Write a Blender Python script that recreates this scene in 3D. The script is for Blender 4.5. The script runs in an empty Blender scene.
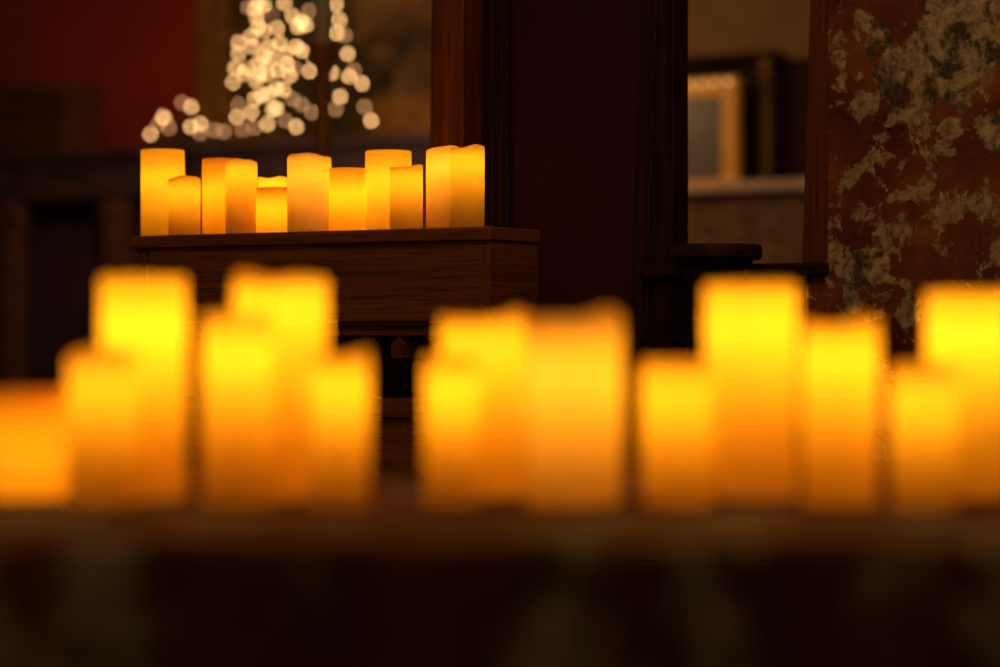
import bpy, bmesh, math, random
from mathutils import Vector, Matrix
random.seed(7)
C = bpy.context.scene.collection
sc = bpy.context.scene
PI = math.pi
F = 2361.0            # focal length in pixels (85 mm on a 36 mm wide sensor, 1000 px)
H = 0.72              # camera height
ANG = math.radians(-31.0)
U = Vector((math.cos(ANG), math.sin(ANG))); N = Vector((-U.y, U.x))
O = Vector((-0.025, 4.576))

def uf(px, n):        # position along the room's long axis seen at a picture column on the plane n
    k = (px-500)/F
    return (k*(O.y+n*N.y)-O.x-n*N.x)/(U.x-k*U.y)
def R(u, n): p = O+U*u+N*n; return p
def dep(u, n): return R(u, n).y
def zf(y, d): return H-(y-333.5)/F*d
def zun(y, px, n): return zf(y, dep(uf(px, n), n))

# ------------------------------------------------------------------ mesh helpers
def box(bm, x0, x1, y0, y1, z0, z1, bev=0.0):
    vs = [bm.verts.new(p) for p in ((x0,y0,z0),(x1,y0,z0),(x1,y1,z0),(x0,y1,z0),(x0,y0,z1),(x1,y0,z1),(x1,y1,z1),(x0,y1,z1))]
    fs = [bm.faces.new([vs[i] for i in q]) for q in ((0,3,2,1),(4,5,6,7),(0,1,5,4),(1,2,6,5),(2,3,7,6),(3,0,4,7))]
    if bev > 0:
        es = list({e for f in fs for e in f.edges})
        bmesh.ops.bevel(bm, geom=es, offset=bev, segments=2, profile=0.5, affect='EDGES')
    return vs
def taper(bm, b, t, z0, z1, bev=0.0):   # b,t = (x0,x1,y0,y1) rectangles
    q = []
    for (x0,x1,y0,y1), z in ((b,z0),(t,z1)):
        q += [bm.verts.new(p) for p in ((x0,y0,z),(x1,y0,z),(x1,y1,z),(x0,y1,z))]
    fs = [bm.faces.new([q[i] for i in s]) for s in ((0,3,2,1),(4,5,6,7),(0,1,5,4),(1,2,6,5),(2,3,7,6),(3,0,4,7))]
    if bev > 0:
        bmesh.ops.bevel(bm, geom=list({e for f in fs for e in f.edges}), offset=bev, segments=2, profile=0.5, affect='EDGES')
def lathe(bm, prof, seg=40, c=(0,0,0), top=None):
    """prof: (r, z) from the bottom centre to the top centre; r=0 closes."""
    rings = []
    for r, z in prof:
        if r < 1e-6: rings.append([bm.verts.new((c[0], c[1], c[2]+z))])
        else: rings.append([bm.verts.new((c[0]+r*math.cos(2*PI*i/seg), c[1]+r*math.sin(2*PI*i/seg), c[2]+z)) for i in range(seg)])
    for a, b in zip(rings, rings[1:]):
        for i in range(seg):
            j = (i+1) % seg
            if len(a) == 1 and len(b) == 1: continue
            if len(a) == 1: bm.faces.new((a[0], b[j], b[i]))
            elif len(b) == 1: bm.faces.new((a[i], a[j], b[0]))
            else: bm.faces.new((a[i], a[j], b[j], b[i]))
def tube(bm, pts, r, seg=6):
    rings = []
    for i, p in enumerate(pts):
        p = Vector(p)
        t = (Vector(pts[min(i+1, len(pts)-1)])-Vector(pts[max(i-1, 0)])).normalized()
        a = t.cross(Vector((0,0,1)) if abs(t.z) < .9 else Vector((1,0,0))).normalized(); b = t.cross(a)
        rings.append([bm.verts.new(p+a*(r*math.cos(2*PI*k/seg))+b*(r*math.sin(2*PI*k/seg))) for k in range(seg)])
    for A, B in zip(rings, rings[1:]):
        for k in range(seg): bm.faces.new((A[k], A[(k+1)%seg], B[(k+1)%seg], B[k]))
    bm.faces.new(rings[0][::-1]); bm.faces.new(rings[-1])
def extrude_poly(bm, pts, y0, y1):   # pts in x,z
    a = [bm.verts.new((x,y0,z)) for x,z in pts]; b = [bm.verts.new((x,y1,z)) for x,z in pts]
    bm.faces.new(a); bm.faces.new(b[::-1])
    for i in range(len(pts)):
        j = (i+1) % len(pts); bm.faces.new((a[j], a[i], b[i], b[j]))
def obj(name, bm, mat, parent=None, smooth=False):
    bmesh.ops.recalc_face_normals(bm, faces=bm.faces[:])
    me = bpy.data.meshes.new(name); bm.to_mesh(me); bm.free()
    if smooth:
        for p in me.polygons: p.use_smooth = True
        if smooth != 2:
            try: me.set_sharp_from_angle(angle=math.radians(40))
            except Exception: pass
    me.materials.append(mat)
    o = bpy.data.objects.new(name, me); C.objects.link(o)
    if parent: o.parent = parent
    return o
def tag(o, label, cat, group=None, kind=None):
    o['label'] = label; o['category'] = cat
    if group: o['group'] = group
    if kind: o['kind'] = kind
    return o
def empty(name, loc, rz=0):
    o = bpy.data.objects.new(name, None); C.objects.link(o); o.empty_display_size = .05
    o.location = loc; o.rotation_euler = (0,0,rz); return o
def rempty(name, u, n, z=0.0):
    p = R(u, n); return empty(name, (p.x, p.y, z), ANG)
def struct(name, bm, mat, u, n, z=0.0):
    o = obj(name, bm, mat); p = R(u, n); o.location = (p.x, p.y, z); o.rotation_euler = (0,0,ANG)
    o['kind'] = 'structure'; return o

# ------------------------------------------------------------------ materials
def new_mat(name):
    m = bpy.data.materials.new(name); m.use_nodes = True
    nt = m.node_tree; nt.nodes.clear()
    out = nt.nodes.new('ShaderNodeOutputMaterial'); return m, nt, out
def L(nt, a, b): nt.links.new(a, b)
def ramp(nt, fac, stops, interp='LINEAR'):
    r = nt.nodes.new('ShaderNodeValToRGB'); r.color_ramp.interpolation = interp
    cr = r.color_ramp
    while len(cr.elements) < len(stops): cr.elements.new(0.5)
    for e, (p, c) in zip(cr.elements, stops):
        e.position = p; e.color = (*c, 1) if not isinstance(c, (int, float)) else (c, c, c, 1)
    L(nt, fac, r.inputs[0]); return r.outputs[0]
def noise(nt, vec, scale, detail=4, rough=.55, dist=0.0):
    n = nt.nodes.new('ShaderNodeTexNoise'); n.inputs['Scale'].default_value = scale
    n.inputs['Detail'].default_value = detail; n.inputs['Roughness'].default_value = rough
    n.inputs['Distortion'].default_value = dist; L(nt, vec, n.inputs['Vector']); return n.outputs['Fac']
def mapping(nt, scale=(1,1,1), loc=(0,0,0)):
    tc = nt.nodes.new('ShaderNodeTexCoord'); mp = nt.nodes.new('ShaderNodeMapping')
    mp.inputs['Scale'].default_value = scale; mp.inputs['Location'].default_value = loc
    L(nt, tc.outputs['Object'], mp.inputs['Vector']); return mp.outputs['Vector']
def mixc(nt, fac, a, b):
    m = nt.nodes.new('ShaderNodeMix'); m.data_type = 'RGBA'
    if isinstance(fac, float): m.inputs[0].default_value = fac
    else: L(nt, fac, m.inputs[0])
    for k, v in ((6, a), (7, b)):
        if isinstance(v, tuple): m.inputs[k].default_value = (*v, 1)
        else: L(nt, v, m.inputs[k])
    return m.outputs[2]
def bsdf(nt, out, col, rough=.5, metal=0.0, spec=.5, bump=None, bs=.3, bd=.002):
    b = nt.nodes.new('ShaderNodeBsdfPrincipled')
    if isinstance(col, tuple): b.inputs['Base Color'].default_value = (*col, 1)
    else: L(nt, col, b.inputs['Base Color'])
    b.inputs['Roughness'].default_value = rough; b.inputs['Metallic'].default_value = metal
    b.inputs['Specular IOR Level'].default_value = spec
    if bump is not None:
        bp = nt.nodes.new('ShaderNodeBump'); bp.inputs['Strength'].default_value = bs; bp.inputs['Distance'].default_value = bd
        L(nt, bump, bp.inputs['Height']); L(nt, bp.outputs[0], b.inputs['Normal'])
    L(nt, b.outputs[0], out.inputs['Surface']); return b
def wood(name, dark, light, grain='x', rough=.38, spec=.4, k=1.0):
    m, nt, out = new_mat(name)
    s = {'x': (1.6*k, 40*k, 40*k), 'z': (40*k, 40*k, 1.6*k), 'y': (40*k, 1.6*k, 40*k)}[grain]
    s2 = {'x': (6*k, 260*k, 260*k), 'z': (260*k, 260*k, 6*k), 'y': (260*k, 6*k, 260*k)}[grain]
    a = noise(nt, mapping(nt, s), 1.0, 5, .6, .6); f = noise(nt, mapping(nt, s2), 1.0, 3, .6, .2)
    c = ramp(nt, a, [(.3, dark), (.72, light)])
    g = ramp(nt, f, [(.36, .35), (.52, 1.0)])
    mu = nt.nodes.new('ShaderNodeMix'); mu.data_type = 'RGBA'; mu.blend_type = 'MULTIPLY'; mu.inputs[0].default_value = .8
    L(nt, c, mu.inputs[6]); L(nt, g, mu.inputs[7])
    bsdf(nt, out, mu.outputs[2], rough, 0, spec, f, .25, .0008); return m
def plain(name, c1, c2, scale=6, rough=.6, metal=0.0, spec=.4, bs=.2, bd=.002, lo=.35, hi=.65):
    m, nt, out = new_mat(name); v = mapping(nt)
    f = noise(nt, v, scale, 5, .6, .3)
    bsdf(nt, out, ramp(nt, f, [(lo, c1), (hi, c2)]), rough, metal, spec, f, bs, bd); return m
def marble(name, off=(0,0,0), k=1.0, gain=1.0, rough=.5, spec=.3, corner=False):
    m, nt, out = new_mat(name); v = mapping(nt, (k,k,k*.85), off); v2 = mapping(nt, (k,k,k*.9), (off[0]+5,off[1],off[2]))
    def g(c): return tuple(x*gain for x in c)
    n1 = noise(nt, v, 7, 7, .62, .3); n2 = noise(nt, v2, 17.0, 9, .66, .35)
    n3 = noise(nt, v, 5.0, 8, .66, .5); n4 = noise(nt, v2, 60, 5, .65, .3); n5 = noise(nt, v2, 6.0, 5, .6, .2)
    rust = ramp(nt, n1, [(.3, g((.04,.006,.003))), (.48, g((.12,.022,.006))), (.6, g((.19,.050,.010))), (.74, g((.32,.13,.025)))])
    pale = ramp(nt, n4, [(.3, g((.10,.085,.05))), (.5, g((.34,.27,.16))), (.7, g((.55,.45,.30)))])
    dark = ramp(nt, n4, [(.35, g((.012,.014,.009))), (.65, g((.09,.085,.045)))])
    add = nt.nodes.new('ShaderNodeMath'); add.operation = 'MULTIPLY_ADD'; L(nt, n5, add.inputs[0]); add.inputs[1].default_value = .55; L(nt, n2, add.inputs[2])
    mp = ramp(nt, add.outputs[0], [(.81, 0.0), (.85, .85)])
    if corner:                              # heavier dark veining towards the upper right of the block
        tc = nt.nodes.new('ShaderNodeTexCoord'); sx = nt.nodes.new('ShaderNodeSeparateXYZ'); L(nt, tc.outputs['Object'], sx.inputs[0])
        gx = ramp(nt, sx.outputs['X'], [(.12, 0.0), (.24, 1.0)])
        hz = nt.nodes.new('ShaderNodeMath'); hz.operation = 'SUBTRACT'; L(nt, sx.outputs['Z'], hz.inputs[0]); hz.inputs[1].default_value = .9
        gz = ramp(nt, hz.outputs[0], [(.12, 0.0), (.3, 1.0)])
        gm = nt.nodes.new('ShaderNodeMath'); gm.operation = 'MULTIPLY'; L(nt, gx, gm.inputs[0]); L(nt, gz, gm.inputs[1])
        ga = nt.nodes.new('ShaderNodeMath'); ga.operation = 'MULTIPLY_ADD'; L(nt, gm.outputs[0], ga.inputs[0]); ga.inputs[1].default_value = .10; L(nt, n3, ga.inputs[2])
        n3 = ga.outputs[0]
    md = ramp(nt, n3, [(.555, 0.0), (.59, .95)])
    c = mixc(nt, mp, rust, pale); c = mixc(nt, md, c, mixc(nt, ramp(nt, n2, [(.44, 0.0), (.52, 1.0)]), dark, pale))
    bsdf(nt, out, c, rough, 0, spec, n2, .6, .006); return m
def emit(name, col, s):
    m, nt, out = new_mat(name)
    e = nt.nodes.new('ShaderNodeEmission'); e.inputs[0].default_value = (*col, 1); e.inputs[1].default_value = s
    L(nt, e.outputs[0], out.inputs['Surface']); return m
def wax(name, trans, diff, ft):
    """LED candle wax: lets the lamp inside shine through, dull where the thick lower wax is."""
    m, nt, out = new_mat(name); v = mapping(nt)
    f = noise(nt, v, 34, 4, .55, .3)
    t = nt.nodes.new('ShaderNodeBsdfTranslucent')
    L(nt, ramp(nt, f, [(.3, tuple(x*.9 for x in trans)), (.7, trans)]), t.inputs['Color'])
    d = nt.nodes.new('ShaderNodeBsdfPrincipled'); d.inputs['Base Color'].default_value = (*diff, 1)
    d.inputs['Roughness'].default_value = .45; d.inputs['Specular IOR Level'].default_value = .35
    mx = nt.nodes.new('ShaderNodeMixShader'); mx.inputs[0].default_value = 1-ft
    L(nt, t.outputs[0], mx.inputs[1]); L(nt, d.outputs[0], mx.inputs[2]); L(nt, mx.outputs[0], out.inputs['Surface'])
    return m

M = {}
M['wax_amber'] = wax('amber_wax', (.93,.62,.10), (.82,.52,.08), .62)
M['wax_ivory'] = wax('ivory_wax', (.92,.64,.20), (.85,.60,.20), .55)
M['wax_orange'] = wax('orange_wax', (.94,.55,.06), (.82,.45,.06), .62)
M['core'] = wax('housing_plastic', (.93,.70,.25), (.85,.62,.2), .65)
M['oak'] = wood('console_oak', (.11,.037,.010), (.25,.085,.024), 'x', .42, .3, 1.4)
M['oak_y'] = wood('console_end_oak', (.10,.032,.009), (.22,.072,.02), 'y', .42, .3, 1.4)
M['oak_v'] = wood('upright_oak', (.030,.008,.003), (.12,.034,.010), 'z', .42, .3)
M['post'] = wood('post_oak', (.05,.013,.004), (.20,.058,.016), 'z', .45, .3)
M['dark_wood'] = wood('dark_stained_wood', (.012,.004,.002), (.04,.012,.005), 'z', .55, .1)
M['dark_wood_x'] = wood('dark_stained_board', (.012,.004,.002), (.04,.012,.005), 'x', .55, .1)
M['jamb'] = wood('red_brown_jamb', (.07,.017,.006), (.14,.034,.010), 'z', .5, .25)
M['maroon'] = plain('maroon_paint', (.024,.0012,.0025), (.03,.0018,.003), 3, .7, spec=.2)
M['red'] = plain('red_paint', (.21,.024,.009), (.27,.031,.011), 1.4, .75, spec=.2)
M['beige'] = plain('beige_plaster', (.20,.125,.05), (.26,.165,.068), 2, .85, spec=.2)
M['cream'] = plain('ceiling_plaster', (.42,.34,.24), (.46,.37,.26), 2, .9, spec=.1)
M['floor'] = wood('floor_boards', (.03,.012,.006), (.09,.035,.015), 'x', .4, .4)
M['marble'] = marble('rust_and_grey_marble', (3.1, .4, 1.3), 1.0, .85, .5, .3, True)
M['ledge'] = marble('ledge_marble', (4.7, 5.3, 1.2), .8, .36, .85, .08)
M['mantel'] = plain('dark_slate_mantel', (.03,.018,.028), (.06,.036,.048), 5, .5)
M['mantel_brown'] = plain('brown_mantel_stone', (.065,.027,.015), (.12,.053,.03), 6, .6)
M['recess'] = plain('purple_black_cloth', (.045,.024,.042), (.065,.036,.06), 4, .9, spec=.1)
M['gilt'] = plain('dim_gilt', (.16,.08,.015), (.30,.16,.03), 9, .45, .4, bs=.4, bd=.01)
M['gilt_lit'] = plain('lit_gilt', (.66,.36,.06), (.82,.50,.11), 12, .5, .25, bs=.4, bd=.008)  # lit copy of the gilt: the brightness is put into its colour
M['glass'] = plain('silvered_mirror', (.24,.24,.22), (.30,.30,.28), 2, .22, .6)
M['stone_shelf'] = plain('pale_stone', (.50,.38,.28), (.60,.47,.35), 8, .6)
M['stone_brown'] = plain('brown_stone', (.07,.035,.016), (.21,.115,.055), 11, .75, bs=.5, bd=.01)
M['needles'] = plain('fir_needles', (.006,.018,.006), (.02,.045,.012), 30, .6)
M['bark'] = plain('fir_bark', (.04,.02,.01), (.07,.04,.02), 30, .8)
M['wire'] = plain('green_wire', (.008,.015,.008), (.012,.02,.01), 10, .5)
M['brass'] = plain('aged_brass', (.42,.17,.05), (.55,.24,.07), 14, .5, .15)
M['grey_wax'] = plain('unlit_grey_wax', (.70,.62,.46), (.76,.68,.52), 16, .55)
M['wick'] = plain('black_wick', (.01,.01,.01), (.02,.02,.02), 40, .9)
M['bulb'] = emit('warm_bulb_glow', (1.0,.53,.195), 10.8)
M['bulb_dim'] = emit('dim_bulb_glow', (1.0,.47,.2), 4.0)
M['bulb_far'] = emit('soft_bulb_glow', (1.0,.55,.2), 1.6)
M['chest'] = wood('chest_oak', (.05,.018,.007), (.13,.05,.018), 'x', .5, .3, .5)

# a generic mottled old canvas (dark brown with olive and gold patches)
m, nt, out = new_mat('mottled_canvas'); v = mapping(nt)
f1 = noise(nt, v, 3.2, 5, .6, .8); f2 = noise(nt, v, 7, 4, .6, .4)
c1 = ramp(nt, f1, [(.36, (.012,.007,.003)), (.52, (.10,.055,.014)), (.68, (.20,.12,.03))])
c2 = mixc(nt, ramp(nt, f2, [(.6, 0.0), (.7, .8)]), c1, (.22,.06,.02))
bsdf(nt, out, c2, .6, 0, .3); M['canvas'] = m

# ------------------------------------------------------------------ setting
bm = bmesh.new(); box(bm, -13, 9, -9, 9, -.12, 0); struct('floor', bm, M['floor'], 0, 0)
bm = bmesh.new(); box(bm, -13, 9, -9, 9, 3.4, 3.52); struct('ceiling', bm, M['cream'], 0, 0)
NB = 7.84                                   # far wall plane
SEAM = uf(560, NB)
bm = bmesh.new(); box(bm, -13, SEAM, 0, .15, 0, 3.4); struct('wall_back', bm, M['red'], 0, NB)
bm = bmesh.new(); box(bm, SEAM, 9, 0, .15, 0, 3.4); struct('wall_back_right', bm, M['beige'], 0, NB)
bm = bmesh.new(); box(bm, -13.15, -13, -9, 9, 0, 3.4); struct('wall_left', bm, M['red'], 0, 0)
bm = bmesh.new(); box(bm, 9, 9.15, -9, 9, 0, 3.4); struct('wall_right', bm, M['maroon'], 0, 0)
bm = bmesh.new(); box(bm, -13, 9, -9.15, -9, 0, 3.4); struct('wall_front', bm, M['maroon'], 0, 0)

# near wall with its narrow opening
TH = .05
ul, ur = uf(676, 0), uf(812, 0)
zs = zun(264, 780, 0)
bm = bmesh.new()
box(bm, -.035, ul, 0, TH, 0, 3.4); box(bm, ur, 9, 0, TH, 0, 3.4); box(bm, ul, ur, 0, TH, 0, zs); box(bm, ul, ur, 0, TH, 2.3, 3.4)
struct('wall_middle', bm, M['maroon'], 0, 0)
# casing at the wall's free end, beside the post
a0, a1 = uf(486, -.02), uf(508, -.02)
bm = bmesh.new(); box(bm, a0, a1, -.022, 0, 0, 3.38, .004); box(bm, a0+.010, a0+.022, -.030, -.022, 0, 3.38, .003); box(bm, a1-.014, a1-.006, -.030, -.022, 0, 3.38, .003)
struct('trim_1', bm, M['dark_wood'], 0, 0)
# left casing of the opening: a tapered stepped board
def zpx(y, px=660, n=0): return zun(y, px, n)
zt, zb = 2.34, .30
def ux(px0, px350, z, n):          # column that drifts from px0 at the picture top to px350 at row 350
    d = dep(uf((px0+px350)/2, n), n); y = 333.5-(z-H)/d*F
    return uf(px0+(px350-px0)*max(-1.2, min(2.5, y/350)), n)
bm = bmesh.new()
taper(bm, (ux(646,631,zb,-.02), ul+.004, -.024, 0), (ux(646,631,zt,-.02), ul+.004, -.024, 0), zb, zt, .003)
taper(bm, (ux(655,642,zb,-.03), ux(655,642,zb,-.03)+.012, -.034, -.024), (ux(655,642,zt,-.03), ux(655,642,zt,-.03)+.012, -.034, -.024), zb, zt, .003)
box(bm, uf(671,-.03), ul+.004, -.034, -.024, zb, zt, .003)
struct('trim_2', bm, M['dark_wood'], 0, 0)
# right jamb, leaning edge
bm = bmesh.new()
zj0, zj1 = zs+.001, 2.3
taper(bm, (ux(817,798,zj0,-.015), uf(829,-.015), -.02, TH), (ux(817,798,1.5,-.015)+.012, uf(829,-.015), -.02, TH), zj0, zj1, .002)
struct('trim_3', bm, M['jamb'], 0, 0)
# sill and dark wainscot below
bm = bmesh.new(); box(bm, uf(640,-.05), uf(826,-.05), -.055, TH, zs-.022, zs, .004)
struct('trim_4', bm, M['dark_wood_x'], 0, 0)
bm = bmesh.new(); box(bm, uf(640,0), uf(826,0), -.012, 0, .1, zs-.03, .003)
for a, b in ((650,715),(730,800)): box(bm, uf(a,-.02), uf(b,-.02), -.020, -.012, .2, zs-.09, .004)
struct('trim_5', bm, M['dark_wood'], 0, 0)

# oak post standing beside the wall's end
pc = Vector((-.0705, 4.5))
t = pc-O; pu, pn = t.dot(U), t.dot(N)     # its near right edge
w = .0690
post = rempty('oak_post', pu-w/2, pn+w/2)
tag(post, 'tall square oak post behind the right end of the candle console', 'post')
bm = bmesh.new(); taper(bm, (-w/2-.018, w/2, -w/2, w/2), (-w/2+.012, w/2, -w/2, w/2), .16, 2.6, .003); obj('shaft', bm, M['post'], post)
bm = bmesh.new(); box(bm, -w/2-.03, w/2+.01, -w/2-.01, w/2+.01, 0, .16, .006); obj('foot', bm, M['post'], post)
bm = bmesh.new(); box(bm, -w/2-.006, w/2+.012, -w/2-.012, w/2+.012, 2.6, 2.7, .006); obj('cap', bm, M['post'], post)

# ------------------------------------------------------------------ wooden console
K = Vector((-.017, 4.0))                    # near corner of its top (plan)
tk = K-O; ku, kn = tk.dot(U), tk.dot(N)
ST = zf(226.2, 4.0)                         # top of the board
LEN, DEPC = .785, .172
con = rempty('wooden_console', ku, kn)      # local x runs to the left as negative, y to the back
tag(con, 'dark oak console with a projecting top board carrying a row of candles', 'console')
bm = bmesh.new(); box(bm, -LEN, 0, 0, DEPC, ST-.0235, ST, .0025); obj('top_board', bm, M['oak'], con)
ya = .007; xr = -.004; xl = -LEN+.010; yb = DEPC-.004
bm = bmesh.new(); box(bm, xl+.028, xr-.0165, ya, ya+.018, .741, ST-.0235, .0015); obj('frieze_board', bm, M['oak'], con)
bm = bmesh.new(); box(bm, xl+.022, xr-.016, ya+.012, ya+.03, .716, .741, .002); box(bm, xl+.022, xr-.016, ya+.006, ya+.012, .733, .741, .002); obj('lower_moulding', bm, M['oak'], con)
for s, (x0, x1) in enumerate(((xr-.016, xr), (xl, xl+.022))):
    bm = bmesh.new(); box(bm, x0, x1, ya, yb, 0.0, ST-.0235, .0015); obj('side_panel', bm, M['oak_y'] if 'oak_y' in M else M['oak_v'], con)
bm = bmesh.new(); box(bm, xl+.022, xr-.016, yb-.012, yb, .04, ST-.0235); obj('back_panel', bm, M['dark_wood_x'], con)
z4 = zf(400, 4.05); z418 = zf(417, 4.05)
bm = bmesh.new(); box(bm, xl+.022, xr-.016, ya+.004, yb-.012, z4-.02, z4, .002); obj('shelf', bm, M['oak'], con)
bm = bmesh.new(); box(bm, xl+.022, xr-.016, ya, ya+.018, .09, z4-.02, .0015)
box(bm, xl+.022, xr-.016, ya-.006, ya, z418-.004, z418+.006, .002); obj('front_panel', bm, M['oak'], con)
bm = bmesh.new(); box(bm, xl-.008, xr+.008, ya-.010, yb, 0, .09, .004); obj('plinth', bm, M['oak'], con)
# round-nosed bracket hanging in the opening
ub = uf(396, kn+.01)-ku
bm = bmesh.new()
pts = [(-.0115, .677)] + [(-.0115*math.cos(a), .697+.0115*math.sin(a)*1.1) for a in [PI*i/14 for i in range(15)]] + [(.0115, .677)]
extrude_poly(bm, [(ub+x, z) for x, z in pts], .012, yb-.02)
box(bm, ub-.004, ub+.004, .02, yb-.02, .70, .718)
obj('bracket', bm, M['jamb'], con)

# ------------------------------------------------------------------ candles
def candle(name, label, x, y, z, r, h, mat, group, lip=(0.0, 0.0, 0.0), cup=.012, lamp=.66, power=.25, core=.42, seed=0):
    rnd = random.Random(seed)
    t = empty(name, (x, y, z)); tag(t, label, 'candle', group)
    seg = 56; bm = bmesh.new()
    a1, p1, a2 = lip; a1 *= 1.7; a2 *= 1.7
    def top(th): return a1*math.cos(th-p1)+a2*math.cos(2*(th-p1)+.9)+.35*a2*math.cos(5*th+seed)
    prof = [(0, 0, 0), (r*.96, 0, 0), (r, .0018, 0)]
    nz = 10
    for i in range(1, nz): prof.append((r, .0018+(h-.006)*i/nz, (i/nz)**6))
    prof += [(r, h-.0022, 1), (r-.0005, h-.0007, 1), (r-.0018, h, 1), (r-.0046, h-.0008, 1), (r-.0062, h-.003, 1), (r-.0085, h-cup*.8, .6), (r*.6, h-cup, .3), (0, h-cup, 0)]
    rings = []
    for rr, zz, wv in prof:
        if rr == 0: rings.append([bm.verts.new((0,0,zz))]); continue
        ring = []
        for i in range(seg):
            th = 2*PI*i/seg
            ring.append(bm.verts.new((rr*math.cos(th), rr*math.sin(th), zz+wv*top(th))))
        rings.append(ring)
    for A, B in zip(rings, rings[1:]):
        for i in range(seg):
            j = (i+1) % seg
            if len(A) == 1: bm.faces.new((A[0], B[j], B[i]))
            elif len(B) == 1: bm.faces.new((A[i], A[j], B[0]))
            else: bm.faces.new((A[i], A[j], B[j], B[i]))
    obj('wax_body', bm, mat, t, True)
    if core > 0:                            # battery housing in the solid lower part
        bm = bmesh.new(); lathe(bm, [(0,.004),(r*.66,.004),(r*.66,h*core*.62-.003),(r*.62,h*core*.62),(0,h*core*.62)], 28)
        obj('battery_housing', bm, M['core'], t, True)
    zl = max(h*core+.012, min(h*(lamp+.05), h-cup-.011)); z2 = (zl+h*core*.62+.01)*.5
    for zz, pw in ((zl, power*.80), (z2, power*.20)):   # the lamp, and an added weaker light below to spread the glow down
        ld = bpy.data.lights.new('led', 'POINT'); ld.energy = pw; ld.color = (1.0, .56, .06); ld.shadow_soft_size = .016
        lo = bpy.data.objects.new('led', ld); C.objects.link(lo); lo.parent = t; lo.location = (0, 0, zz)
    return t

GC = 'flameless candles on the wooden console'
def ccandle(label, xl, xr, ytop, off, mat, **k):
    n = kn+off; pc = (xl+xr)/2; u = uf(pc, n); p = R(u, n)
    r = (xr-xl)/2/F*p.y; h = zf(ytop, p.y-r*.5)-ST
    k['power'] *= .73
    candle('led_candle', label, p.x, p.y, ST+.0004, r, h, M[mat], GC, **k)
A, I, G = 'wax_amber', 'wax_ivory', 'wax_orange'
ccandle('tall wide amber pillar candle at the far left end of the wooden console', 141, 184.5, 149.5, .120, A, power=.30, seed=1, core=.12, lamp=.62)
ccandle('short wavy-topped candle in front of the leftmost tall one on the console', 168.5, 200.5, 178, .044, A, lip=(.0012,-.9,.0012), power=.15, seed=2, core=.52, lamp=.8)
ccandle('flat-topped amber candle with a dark rim, half hidden behind a narrow wavy one', 202.3, 243, 158.5, .122, G, power=.27, seed=3, core=.12, lamp=.55, cup=.02)
ccandle('slim candle with a dipped rim, before the tall dark-rimmed candle on the console', 225.5, 257.3, 160, .040, A, lip=(.001,2.2,.0012), power=.17, seed=4, core=.46, lamp=.78)
ccandle('candle mostly hidden, only its bright humped top showing above a short flat one', 258, 287, 177.5, .143, A, lip=(0,0,.0012), power=.20, seed=5, core=.3, lamp=.85, cup=.006)
ccandle('shortest flat-topped amber candle on the console, dark rimmed', 255.5, 290, 187.5, .072, G, power=.20, seed=6, core=.10, lamp=.5, cup=.018)
ccandle('wide pale candle with a humped rim and dull lower half near the console middle', 287.3, 331.3, 156, .046, I, lip=(.0012,-1.5,.0015), power=.24, seed=7, core=.44, lamp=.72)
ccandle('short bright amber candle between the wide pale one and a tall flat one', 329, 365.8, 168, .076, G, power=.24, seed=8, core=.10, lamp=.55, cup=.016)
ccandle('tall wide flat-topped candle standing behind a shorter slim one on the console', 365.2, 411.6, 150.5, .122, A, power=.33, seed=9, core=.12, lamp=.58)
ccandle('slim shorter candle in front of the tall flat-topped one, right of middle', 389.7, 422.8, 166, .040, A, lip=(.0012,.2,.0008), power=.15, seed=10, core=.5, lamp=.8)
ccandle('pale tall candle second from the console right end', 426, 460, 148, .100, I, lip=(.0015,-.6,.0006), power=.18, seed=11, core=.46, lamp=.74)
ccandle('tall candle with a wavy rim at the right end of the console', 450.3, 484.6, 147, .045, A, lip=(.0008,-.3,.0014), power=.17, seed=12, core=.5, lamp=.76)

GF = 'flameless candles on the stone ledge'
TZ = H-.130
def fcandle(label, xl, xr, ytop, d, mat, **k):
    if xl > -20: xl += 6
    xr -= 6; ytop += 11
    pc = (xl+xr)/2; r = (xr-xl)/2/F*d; h = zf(ytop, d)-TZ
    k['power'] *= .46
    candle('led_candle', label, (pc-500)/F*d, d, TZ+.0004, r, h, M[mat], GF, **k)
fcandle('short deep orange candle at the far left end of the stone ledge', -30, 80, 379, 1.885, G, power=.30, seed=21, core=.10, lamp=.42, cup=.02)
fcandle('lower candle in front of the tall leftmost one on the stone ledge', 62, 142, 342, 1.80, A, power=.24, seed=22, core=.45, lamp=.8, lip=(.001,-1,.001))
fcandle('tall flat-topped candle near the left end of the stone ledge', 95, 192, 267, 1.875, A, power=.62, seed=23, core=.3, lamp=.72)
fcandle('medium candle left of and before a tall humped one on the stone ledge', 197, 277, 304, 1.80, A, power=.34, seed=24, core=.4, lamp=.74)
fcandle('tall candle with a high rounded rim, behind two lower ones left of centre', 228, 333, 267, 1.885, A, power=.62, seed=25, core=.3, lamp=.8, lip=(.0015,3.0,.002))
fcandle('low candle at the left side of the dark gap in the ledge row', 306, 375, 344, 1.79, A, power=.24, seed=26, core=.45, lamp=.8, lip=(.001,.3,.001))
fcandle('low slim candle at the right side of the dark gap in the ledge row', 419, 484, 346, 1.80, A, power=.24, seed=27, core=.45, lamp=.78)
fcandle('taller bright candle just right of the dark gap, behind a low slim one', 434, 530, 305, 1.905, A, power=.44, seed=28, core=.3, lamp=.78, lip=(.0015,.2,.0015))
fcandle('widest pale candle with a dark rim at the middle of the ledge', 519, 628, 306, 1.80, I, power=.42, seed=29, core=.40, lamp=.66, lip=(.0015,-.3,.002), cup=.02)
fcandle('low wide candle left of the tallest candle on the right half of the ledge', 636, 718, 350, 1.80, A, power=.27, seed=30, core=.45, lamp=.8)
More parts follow.
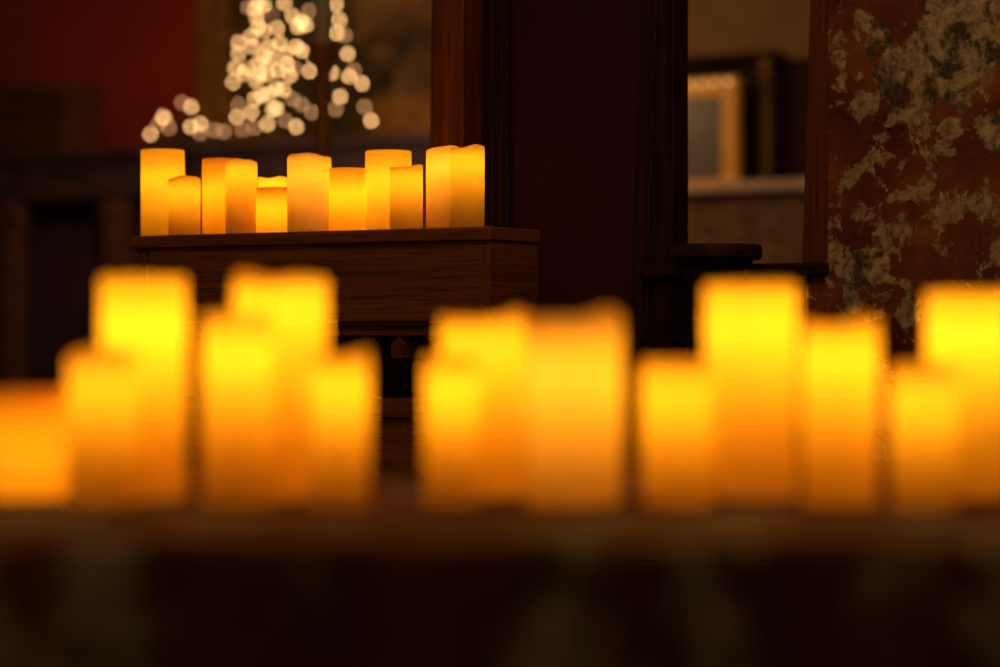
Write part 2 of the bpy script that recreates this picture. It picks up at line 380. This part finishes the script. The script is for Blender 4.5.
fcandle('tallest square-shouldered candle on the right half of the ledge', 699, 803, 273, 1.89, A, power=.62, seed=31, core=.36, lamp=.76)
fcandle('medium wavy-rimmed candle right of the tallest one on the ledge', 796, 884, 312, 1.812, A, power=.40, seed=32, core=.36, lamp=.76, lip=(.0012,-.2,.0015))
fcandle('low candle in front of the tall one at the right end of the ledge', 885, 962, 354, 1.775, A, power=.24, seed=33, core=.45, lamp=.8)
fcandle('tall candle at the right end of the stone ledge, cut by the frame', 920, 1018, 281, 1.895, A, power=.60, seed=34, core=.32, lamp=.74)

# stone ledge
led = empty('stone_ledge', (0, 1.462, 0)); tag(led, 'broad mottled stone ledge in front with a row of glowing candles on it', 'ledge')
def rough_block(bm, x0, x1, y0, y1, z0, z1, amp, cuts, seed, bev):
    box(bm, x0, x1, y0, y1, z0, z1, bev)
bm = bmesh.new(); box(bm, -1.1, 1.1, 0, .68, TZ-.13, TZ, .012); obj('slab', bm, M['ledge'], led)
bm = bmesh.new(); box(bm, -1.06, 1.06, .03, .66, 0, TZ-.13, .01); obj('base_wall', bm, M['ledge'], led)

# ------------------------------------------------------------------ marble pillar
npil = -.035
p0, p1 = uf(828, npil), uf(828, npil)+.52
zfl = zun(258, 828, npil); zpl = zun(285, 828, npil)
pil = rempty('stone_pillar', p0, npil); tag(pil, 'thick rust-red marble pillar with grey patches at the right edge', 'pillar', kind='thing')
def pil_box(bm, z0, z1, g0, g1, f0=0, f1=0):
    taper(bm, (-g0, p1-p0+g0, -f0, .034), (-g1, p1-p0+g1, -f1, .034), z0, z1, 0)
off0 = uf(828, npil)-uf(808, npil)
bm = bmesh.new(); pil_box(bm, zfl, 3.38, 0, 0); obj('shaft', bm, M['marble'], pil)
bm = bmesh.new(); pil_box(bm, zpl, zfl, off0*.95, .0, .004, 0); obj('flared_base', bm, M['marble'], pil)
bm = bmesh.new(); pil_box(bm, 0, zpl, off0, off0, .009, .009); obj('plinth', bm, M['marble'], pil)

# pedestal with a round two-tier top, below the opening
nd = -.115
pcx = uf(714, nd); dd = dep(pcx, nd); pr = R(pcx, nd)
ped = empty('pedestal', (pr.x, pr.y, 0), ANG); tag(ped, 'dark wooden pedestal with a round two-tier top below the opening', 'pedestal')
rt = 48/F*dd; zt_ = zf(245, dd)
bm = bmesh.new(); lathe(bm, [(0,zt_-.026),(rt-.004,zt_-.026),(rt,zt_-.022),(rt,zt_-.004),(rt-.003,zt_),(0,zt_)], 48); obj('top', bm, M['dark_wood_x'], ped, True)
bm = bmesh.new(); lathe(bm, [(0,zt_-.042),(rt-.028,zt_-.042),(rt-.018,zt_-.036),(rt-.016,zt_-.026),(0,zt_-.026)], 48); obj('collar', bm, M['dark_wood_x'], ped, True)
bm = bmesh.new(); lathe(bm, [(0,.06),(.05,.06),(.054,.1),(.045,.14),(.040,.3),(.046,.5),(.050,.62),(.046,zt_-.08),(.056,zt_-.05),(.056,zt_-.042),(0,zt_-.042)], 40); obj('shaft', bm, M['dark_wood'], ped, True)
bm = bmesh.new(); lathe(bm, [(0,0),(.075,0),(.078,.02),(.07,.04),(.05,.06),(0,.06)], 40); obj('base', bm, M['dark_wood'], ped, True)

# ------------------------------------------------------------------ far fireplace with the tree
NM = 7.2
d0 = dep(uf(140, NM), NM); MZ = zf(148, d0)
um0, um1 = uf(-60, NM), uf(520, NM)
mc = (um0+um1)/2
man = rempty('mantelpiece', mc, NM); tag(man, 'long dark mantelpiece against the red wall with a lit tree on top', 'mantelpiece')
a, b = um0-mc, um1-mc; dpt = NB-NM
bm = bmesh.new(); box(bm, a-.05, b+.05, -.06, dpt, MZ-.055, MZ, .012); box(bm, a-.02, b+.02, -.03, dpt, MZ-.085, MZ-.055, .008); obj('shelf', bm, M['mantel'], man)
bm = bmesh.new(); box(bm, a, b, .0, dpt, MZ-.30, MZ-.085, .006); obj('frieze', bm, M['mantel'], man)
xs = [uf(8, NM)-mc, uf(114, NM)-mc, uf(250, NM)-mc, uf(420, NM)-mc]
for x in xs:
    bm = bmesh.new(); box(bm, x-.075, x+.075, -.02, .10, .12, MZ-.42, .008); box(bm, x-.045, x+.045, -.032, -.02, .2, MZ-.5, .004)
    pl = obj('pilaster', bm, M['mantel_brown'], man)
    bm = bmesh.new(); box(bm, x-.095, x+.095, -.04, .10, MZ-.42, MZ-.36, .01); box(bm, x-.085, x+.085, -.03, .10, MZ-.36, MZ-.30, .01); obj('capital', bm, M['mantel_brown'], pl)
    bm = bmesh.new(); box(bm, x-.1, x+.1, -.045, .10, 0, .12, .01); obj('base', bm, M['mantel_brown'], pl)
bm = bmesh.new(); box(bm, a, b, .30, dpt, 0, MZ-.30); obj('recess_panel', bm, M['recess'], man)
bm = bmesh.new(); box(bm, uf(30,NM)-mc, uf(122,NM)-mc, -.012, .0, MZ-.245, MZ-.20, .004); obj('carved_band', bm, M['mantel_brown'], man)

# chest on the mantel's left end
nq = NM+.10
c0, c1 = uf(-60, nq), uf(66, nq)
ch = rempty('wooden_chest', (c0+c1)/2, nq, MZ); tag(ch, 'low dark wooden chest on the left end of the dark mantelpiece', 'chest')
hw = (c1-c0)/2; zc = zun(80, 60, nq)-MZ
bm = bmesh.new(); box(bm, -hw+.015, hw-.015, .015, .36, .0, zc*.78, .006)
for x in (-hw*.5, hw*.35): box(bm, x-hw*.32, x+hw*.32, .007, .015, zc*.14, zc*.66, .004)
obj('body', bm, M['chest'], ch)
bm = bmesh.new(); box(bm, -hw, hw, 0, .375, zc*.78, zc, .012); obj('lid', bm, M['chest'], ch)

# gilt framed picture on the wall behind the tree
ng = NB-.07
g0, g1 = uf(194, ng), uf(470, ng); gz0 = MZ+.015; gz1 = 3.1; gc = (g0+g1)/2
pic = rempty('gilt_framed_picture', gc, ng, gz0); tag(pic, 'large dim gilt-framed picture on the red wall behind the lit tree', 'picture')
gh = (g1-g0)/2; fw = uf(226, ng)-g0; gz = gz1-gz0
bm = bmesh.new(); box(bm, -gh+fw*.9, gh-fw*.9, .03, .07, fw*.9, gz-fw*.9); obj('canvas', bm, M['canvas'], pic)
for q in ('l','r','b','t'):
    bm = bmesh.new()
    def fr(o0, o1, y0, y1, bv):
        if q == 'l': box(bm, -gh+o0, -gh+o1, y0, y1, o0, gz-o0, bv)
        if q == 'r': box(bm, gh-o1, gh-o0, y0, y1, o0, gz-o0, bv)
        if q == 'b': box(bm, -gh+fw, gh-fw, y0, y1, o0, o1, bv)
        if q == 't': box(bm, -gh+fw, gh-fw, y0, y1, gz-o1, gz-o0, bv)
    fr(0, fw, .01, .07, .008); fr(fw*.12, fw*.45, -.02, .01, .008); fr(fw*.7, fw*.92, -.008, .01, .006)
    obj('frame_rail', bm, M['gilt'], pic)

# ------------------------------------------------------------------ fir tree with lights
NT = 7.43
tu = uf(304, NT); td = dep(tu, NT)
tree = rempty('fir_tree', tu, NT, MZ); tag(tree, 'small dark fir tree on the mantelpiece covered in warm lights', 'tree')
TH_, TR = 1.52, .445
bm = bmesh.new(); lathe(bm, [(0,.0),(.12,.0),(.12,.015),(.03,.03),(.025,.09),(0,.09)], 20); obj('stand', bm, M['bark'], tree)
bm = bmesh.new(); lathe(bm, [(0,.05),(.022,.05),(.016,.6),(.008,1.1),(.002,TH_),(0,TH_)], 10); obj('trunk', bm, M['bark'], tree)
bm = bmesh.new()
NSQ = .56
def blade(bm, p, d, ln, wd):
    d = d.normalized(); a = d.cross(Vector((random.uniform(-1,1),random.uniform(-1,1),random.uniform(-1,1)))).normalized(); b = d.cross(a)
    v = [bm.verts.new(p+a*wd), bm.verts.new(p-a*wd*.5+b*wd*.8), bm.verts.new(p-a*wd*.5-b*wd*.8)]
    tp = bm.verts.new(p+d*ln)
    bm.faces.new(v[::-1])
    for i in range(3): bm.faces.new((v[i], v[(i+1)%3], tp))
for i in range(230):
    f = (i+.5)/230
    z = .06+f**1.15*(TH_-.1); rr = TR*(1-(z-.06)/(TH_-.02))**.9*random.uniform(.8,1.02)+.02
    th = i*2.39996+random.uniform(-.2,.2)
    tip = Vector((rr*math.cos(th), rr*NSQ*math.sin(th), z-.18*rr+random.uniform(-.02,.02)))
    tip.z = max(tip.z, .05)
    base = Vector((0,0,z+.03))
    tube(bm, [base, base.lerp(tip,.5)+Vector((0,0,.012)), tip], .003, 4)
    nn = int(10+26*rr/TR)
    for k in range(nn):
        q = .25+.78*k/nn; p = base.lerp(tip, min(q,1)); dv = (tip-base).normalized()
        dv = dv*.7+Vector((random.uniform(-1,1),random.uniform(-1,1),random.uniform(-.7,.9)))*.75
        blade(bm, p, dv, random.uniform(.03,.055), .0022)
obj('foliage', bm, M['needles'], tree)

B1 = [(412,20,0),(440,5,1),(435,48,1),(455,15,1),(512,8,1),(478,40,0),(440,75,1),(420,100,1),(385,118,1),(385,150,1),(425,130,1),(455,85,1),(492,78,1),
(455,130,0),(440,175,1),(375,190,1),(370,228,1),(400,205,1),(435,225,1),(495,195,1),(500,120,1),(535,45,1),(550,75,1),(572,70,1),(545,130,1),(560,140,1),
(515,150,1),(528,210,1),(540,190,0),(582,198,1),(592,155,1),(490,245,1),(510,250,1),(450,265,1),(470,260,1),(430,275,1),(385,290,0),(380,325,1),(420,313,1),
(490,300,1),(480,305,1),(465,345,1),(395,360,0),(430,355,0),(515,335,0),(545,352,1),(535,275,0),(560,290,0),(588,312,0),(655,12,1),(665,55,1),(658,92,1),
(680,98,0),(688,150,1),(643,202,1),(692,212,1),(705,195,0),(728,232,1),(667,268,1),(655,303,0),(735,297,0),(753,335,1),(560,60,1),(470,130,1),(455,160,1),
(410,190,1),(475,165,1),(465,205,1),(520,180,1),(580,30,0),(430,25,1),(445,-20,1),(470,-40,1),(430,-30,1),(520,-30,1),(640,-30,1),(560,-60,1),(600,-90,1),(500,-80,1),(530,-130,1),(585,-150,1),(560,-210,1),(445,205,1)]
def string(name, label, pts, rb, group_loc, wire_mat=True):
    st = empty(name, group_loc); tag(st, label, 'string lights')
    base = Vector(group_loc)
    bm0 = bmesh.new(); bmesh.ops.create_icosphere(bm0, subdivisions=2, radius=rb)
    me = bpy.data.meshes.new('bulb'); bm0.to_mesh(me); bm0.free(); me.materials.append(M['bulb'])
    for p in me.polygons: p.use_smooth = True
    med = me.copy(); med.materials.clear(); med.materials.append(M['bulb_dim'])
    order = sorted(pts, key=lambda q: -q[0].z)
    for p, bright in pts:
        o = bpy.data.objects.new('bulb', me if bright else med); C.objects.link(o); o.parent = st; o.location = p-base
    bm = bmesh.new()
    for (p, _), (q, _) in zip(order, order[1:]):
        p = p-base; q = q-base
        mid = (p+q)/2+Vector((0,0,-.02))
        tube(bm, [p, p.lerp(mid,.5)+Vector((0,.004,-.006)), mid, mid.lerp(q,.5)+Vector((0,.004,-.006)), q], .0016, 4)
    obj('wire', bm, M['wire'], st)
    return st
pts = []
for zx, zy, br in B1:
    px, py = 100+zx/2.778, zy/2.778
    n = NT
    for _ in range(4):
        u = uf(px, n); d = dep(u, n); z = zf(py, d)-MZ
        rr = TR*max(.02, 1-(z-.06)/(TH_-.02))
        x = u-tu; q = max(0.0, 1-(x/max(rr,1e-3))**2)
        n = NT-NSQ*rr*math.sqrt(q)*1.0
    u = uf(px, n); p = R(u, n); pts.append((Vector((p.x, p.y, zf(py, p.y))), br))
pb = R(tu, NT)
string('string_lights', 'string of warm round lights wound over the fir tree', pts, .0118, (pb.x, pb.y, MZ))

# garland on the mantel, left of the tree
GB = [(140,373,1),(180,328,1),(228,285,0),(254,297,1),(252,352,1),(192,355,0),(280,345,1),(278,370,0),(318,362,0),(345,366,0),(175,325,1),(163,345,0)]
ngl = NM+.12
e0, e1 = uf(146, ngl), uf(232, ngl); ec = (e0+e1)/2
gar = rempty('fir_garland', ec, ngl, MZ); tag(gar, 'low mound of fir garland on the mantelpiece left of the tree', 'garland')
bm = bmesh.new()
hl = (e1-e0)/2
for i in range(46):
    x = -hl+2*hl*random.random(); hp = .05+.17*math.exp(-((x+hl*.1)/(hl*.55))**2)
    b0 = Vector((x, random.uniform(-.03,.05), .012)); tp = b0+Vector((random.uniform(-.05,.05), random.uniform(-.06,.02), hp*random.uniform(.4,1)))
    tube(bm, [b0, tp], .003, 4)
    for k in range(16):
        blade(bm, b0.lerp(tp, k/15), Vector((random.uniform(-1,1),random.uniform(-1,1),random.uniform(-.1,1))), random.uniform(.025,.045), .0022)
for v in bm.verts: v.co.z = max(v.co.z, .002)
tube(bm, [(-hl,0,.012),(-hl*.3,.01,.02),(hl*.4,-.01,.02),(hl,0,.012)], .010, 6)
obj('foliage', bm, M['needles'], gar)
pts = []
for zx, zy, br in GB:
    px, py = 100+zx/2.778, zy/2.778; n = ngl-.06
    u = uf(px, n); p = R(u, n); pts.append((Vector((p.x, p.y, max(MZ+.014, zf(py, p.y)))), br))
pb = R(ec, ngl)
string('string_lights', 'short string of warm lights in the garland left of the tree', pts, .0118, (pb.x, pb.y, MZ))

# tall candlestick between the console and the tree
cd = 6.5; cx = (323-500)/F*cd
cs = empty('tall_candlestick', (cx, cd, 0)); tag(cs, 'tall slim brown candlestick standing in front of the lit tree', 'candlestick')
zc = zf(44, cd)
bm = bmesh.new(); lathe(bm, [(0,0),(.13,0),(.135,.015),(.12,.03),(.06,.045),(.03,.08),(0,.08)], 36); obj('foot', bm, M['brass'], cs, True)
bm = bmesh.new(); lathe(bm, [(0,.08),(.024,.08),(.021,.3),(.032,.34),(.021,.38),(.021,.9),(.030,.93),(.021,.96),(.0215,zc-.08),(.034,zc-.05),(.0,zc-.05)], 32); obj('stem', bm, M['brass'], cs, True)
bm = bmesh.new(); lathe(bm, [(0,zc-.05),(.030,zc-.05),(.044,zc-.006),(.044,zc),(.036,zc),(.034,zc-.01),(0,zc-.01)], 32); obj('drip_pan', bm, M['brass'], cs, True)
ps = empty('pillar_candle', (cx, cd, zc-.0098)); tag(ps, 'plain unlit grey candle on top of the tall candlestick', 'candle')
bm = bmesh.new(); lathe(bm, [(0,0),(.026,0),(.027,.003),(.027,.272),(.024,.276),(.018,.273),(0,.271)], 32); obj('wax_body', bm, M['grey_wax'], ps, True)
bm = bmesh.new(); lathe(bm, [(0,.268),(.0012,.268),(.0012,.285),(0,.286)], 8); obj('wick', bm, M['wick'], ps)

# ------------------------------------------------------------------ fireplace seen through the opening
NF = 7.3
f0, f1 = uf(620, NF), uf(870, NF); fc = (f0+f1)/2
ym = 181.0
SZ = zf(184, dep(uf(690, NF), NF))
fp = rempty('stone_fireplace', fc, NF); tag(fp, 'pale-shelved stone fireplace seen through the narrow opening', 'fireplace')
a, b = f0-fc, f1-fc
bm = bmesh.new(); box(bm, a, b, -.10, NB-NF, SZ-.055, SZ, .012); obj('shelf', bm, M['stone_shelf'], fp)
bm = bmesh.new(); box(bm, a+.06, b-.06, 0, NB-NF, 0, SZ-.055, .01); obj('chimney_breast', bm, M['stone_brown'], fp)
# overmantel
zo = zun(62, 700, NF+.2)
om = rempty('overmantel', fc, NF+.2, SZ); tag(om, 'dark carved wooden overmantel above the pale stone fireplace shelf', 'overmantel')
bm = bmesh.new(); box(bm, a+.05, b-.05, .12, NB-NF-.212, 0.0, zo-SZ, .01); obj('back_panel', bm, M['dark_wood'], om)
for px in (763, 655):
    x = uf(px, NF+.2)-fc
    bm = bmesh.new(); lathe(bm, [(0,0),(.045,0),(.045,.03),(.034,.045),(.032,.3),(.030,zo-SZ-.08),(.042,zo-SZ-.05),(.045,zo-SZ-.01),(0,zo-SZ-.01)], 28, (x,.05,0)); obj('column', bm, M['gilt'], om, True)
bm = bmesh.new(); box(bm, a+.04, uf(778,NF+.2)-fc, -.02, .14, zo-SZ-.01, zo-SZ+.035, .01); obj('cornice', bm, M['dark_wood_x'], om)
x1 = uf(746, NF+.12)-fc; x0 = uf(640, NF+.12)-fc
# gilt mirror on the shelf
nm = NF+.10
m1, m0 = uf(739, nm), uf(645, nm); mm = (m0+m1)/2; mh = (m1-m0)/2
mz = zun(77, 720, nm)-SZ
mir = rempty('gilt_mirror', mm, nm, SZ); tag(mir, 'bright gilt-framed mirror on the pale stone shelf seen through the opening', 'mirror')
fwm = m1-uf(721, nm)
bm = bmesh.new(); box(bm, -mh+fwm*.9, mh-fwm*.9, .015, .04, fwm*.25, mz-fwm*.9); obj('glass', bm, M['glass'], mir)
for q in ('l','r','b','t'):
    bm = bmesh.new()
    if q == 'l': box(bm, -mh, -mh+fwm, 0, .04, 0, mz, .008)
    if q == 'r': box(bm, mh-fwm, mh, 0, .04, 0, mz, .008); box(bm, mh-fwm*.35, mh-fwm*.1, -.012, 0, 0, mz, .005)
    if q == 'b': box(bm, -mh+fwm, mh-fwm, 0, .04, 0, fwm*.3, .008)
    if q == 't': box(bm, -mh+fwm, mh-fwm, 0, .04, mz-fwm, mz, .008)
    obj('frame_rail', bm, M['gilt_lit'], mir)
pts = []
for px in (690, 702, 715, 728):
    n = nm-.02; u = uf(px, n); p = R(u, n); pts.append((Vector((p.x, p.y, zf(85-(px-690)*.09, p.y))), 2))
pb = R(mm, nm-.02)
s = string('string_lights', 'faint row of small lights along the gilt mirror top', pts, .011, (pb.x, pb.y, SZ))
for c in s.children:
    if c.name.startswith('bulb'): c.data.materials[0] = M['bulb_far']

# ------------------------------------------------------------------ added fill lights, no fixtures
def lamp(name, loc, energy, col, size):
    ld = bpy.data.lights.new(name, 'POINT'); ld.energy = energy; ld.color = col; ld.shadow_soft_size = size
    o = bpy.data.objects.new(name, ld); C.objects.link(o); o.location = loc; return o
def rl(name, u, n, z, *a): p = R(u, n); return lamp(name, (p.x, p.y, z), *a)
rl('fill_light', uf(150, NM-2.0), NM-2.0, 2.5, 92, (1.0,.52,.25), .15)  # added to brighten the red wall and the mantelpiece
rl('fill_light', uf(760, NF-2.2), NF-2.2, 2.2, 29, (1.0,.58,.24), .12)  # added to brighten the fireplace behind the opening
lamp('fill_light', (.35, 2.1, 2.95), 64, (1.0,.58,.26), .2)  # added overhead, out of view, to lift the console front and pillar
lamp('fill_light', (-.8, -2.0, 2.6), 78, (1.0,.62,.28), .2)  # added behind the camera to lift the dark ledge front

w = bpy.data.worlds.new('World'); sc.world = w; w.use_nodes = True
w.node_tree.nodes['Background'].inputs[0].default_value = (.02,.012,.008,1); w.node_tree.nodes['Background'].inputs[1].default_value = .2

# ------------------------------------------------------------------ camera
cam = bpy.data.cameras.new('Camera'); co = bpy.data.objects.new('Camera', cam); C.objects.link(co)
co.location = (0,0,H); co.rotation_euler = (PI/2,0,0)
cam.sensor_width = 36; cam.lens = 36*F/1000; cam.clip_start = .05; cam.clip_end = 60
cam.dof.use_dof = True; cam.dof.focus_distance = 4.07
AP = 94.0/F
cam.dof.aperture_fstop = cam.lens/1000/AP
cam.dof.aperture_blades = 0
sc.camera = co
sc.view_settings.view_transform = 'Standard'; sc.view_settings.look = 'None'
sc.view_settings.exposure = 0.0; sc.view_settings.gamma = 1.0; sc.view_settings.use_curve_mapping = False
cy = sc.cycles
cy.use_adaptive_sampling = False; cy.use_denoising = True
cy.max_bounces = 10; cy.diffuse_bounces = 6; cy.transmission_bounces = 6; cy.glossy_bounces = 3
cy.sample_clamp_indirect = 4.0; cy.caustics_reflective = False; cy.caustics_refractive = False
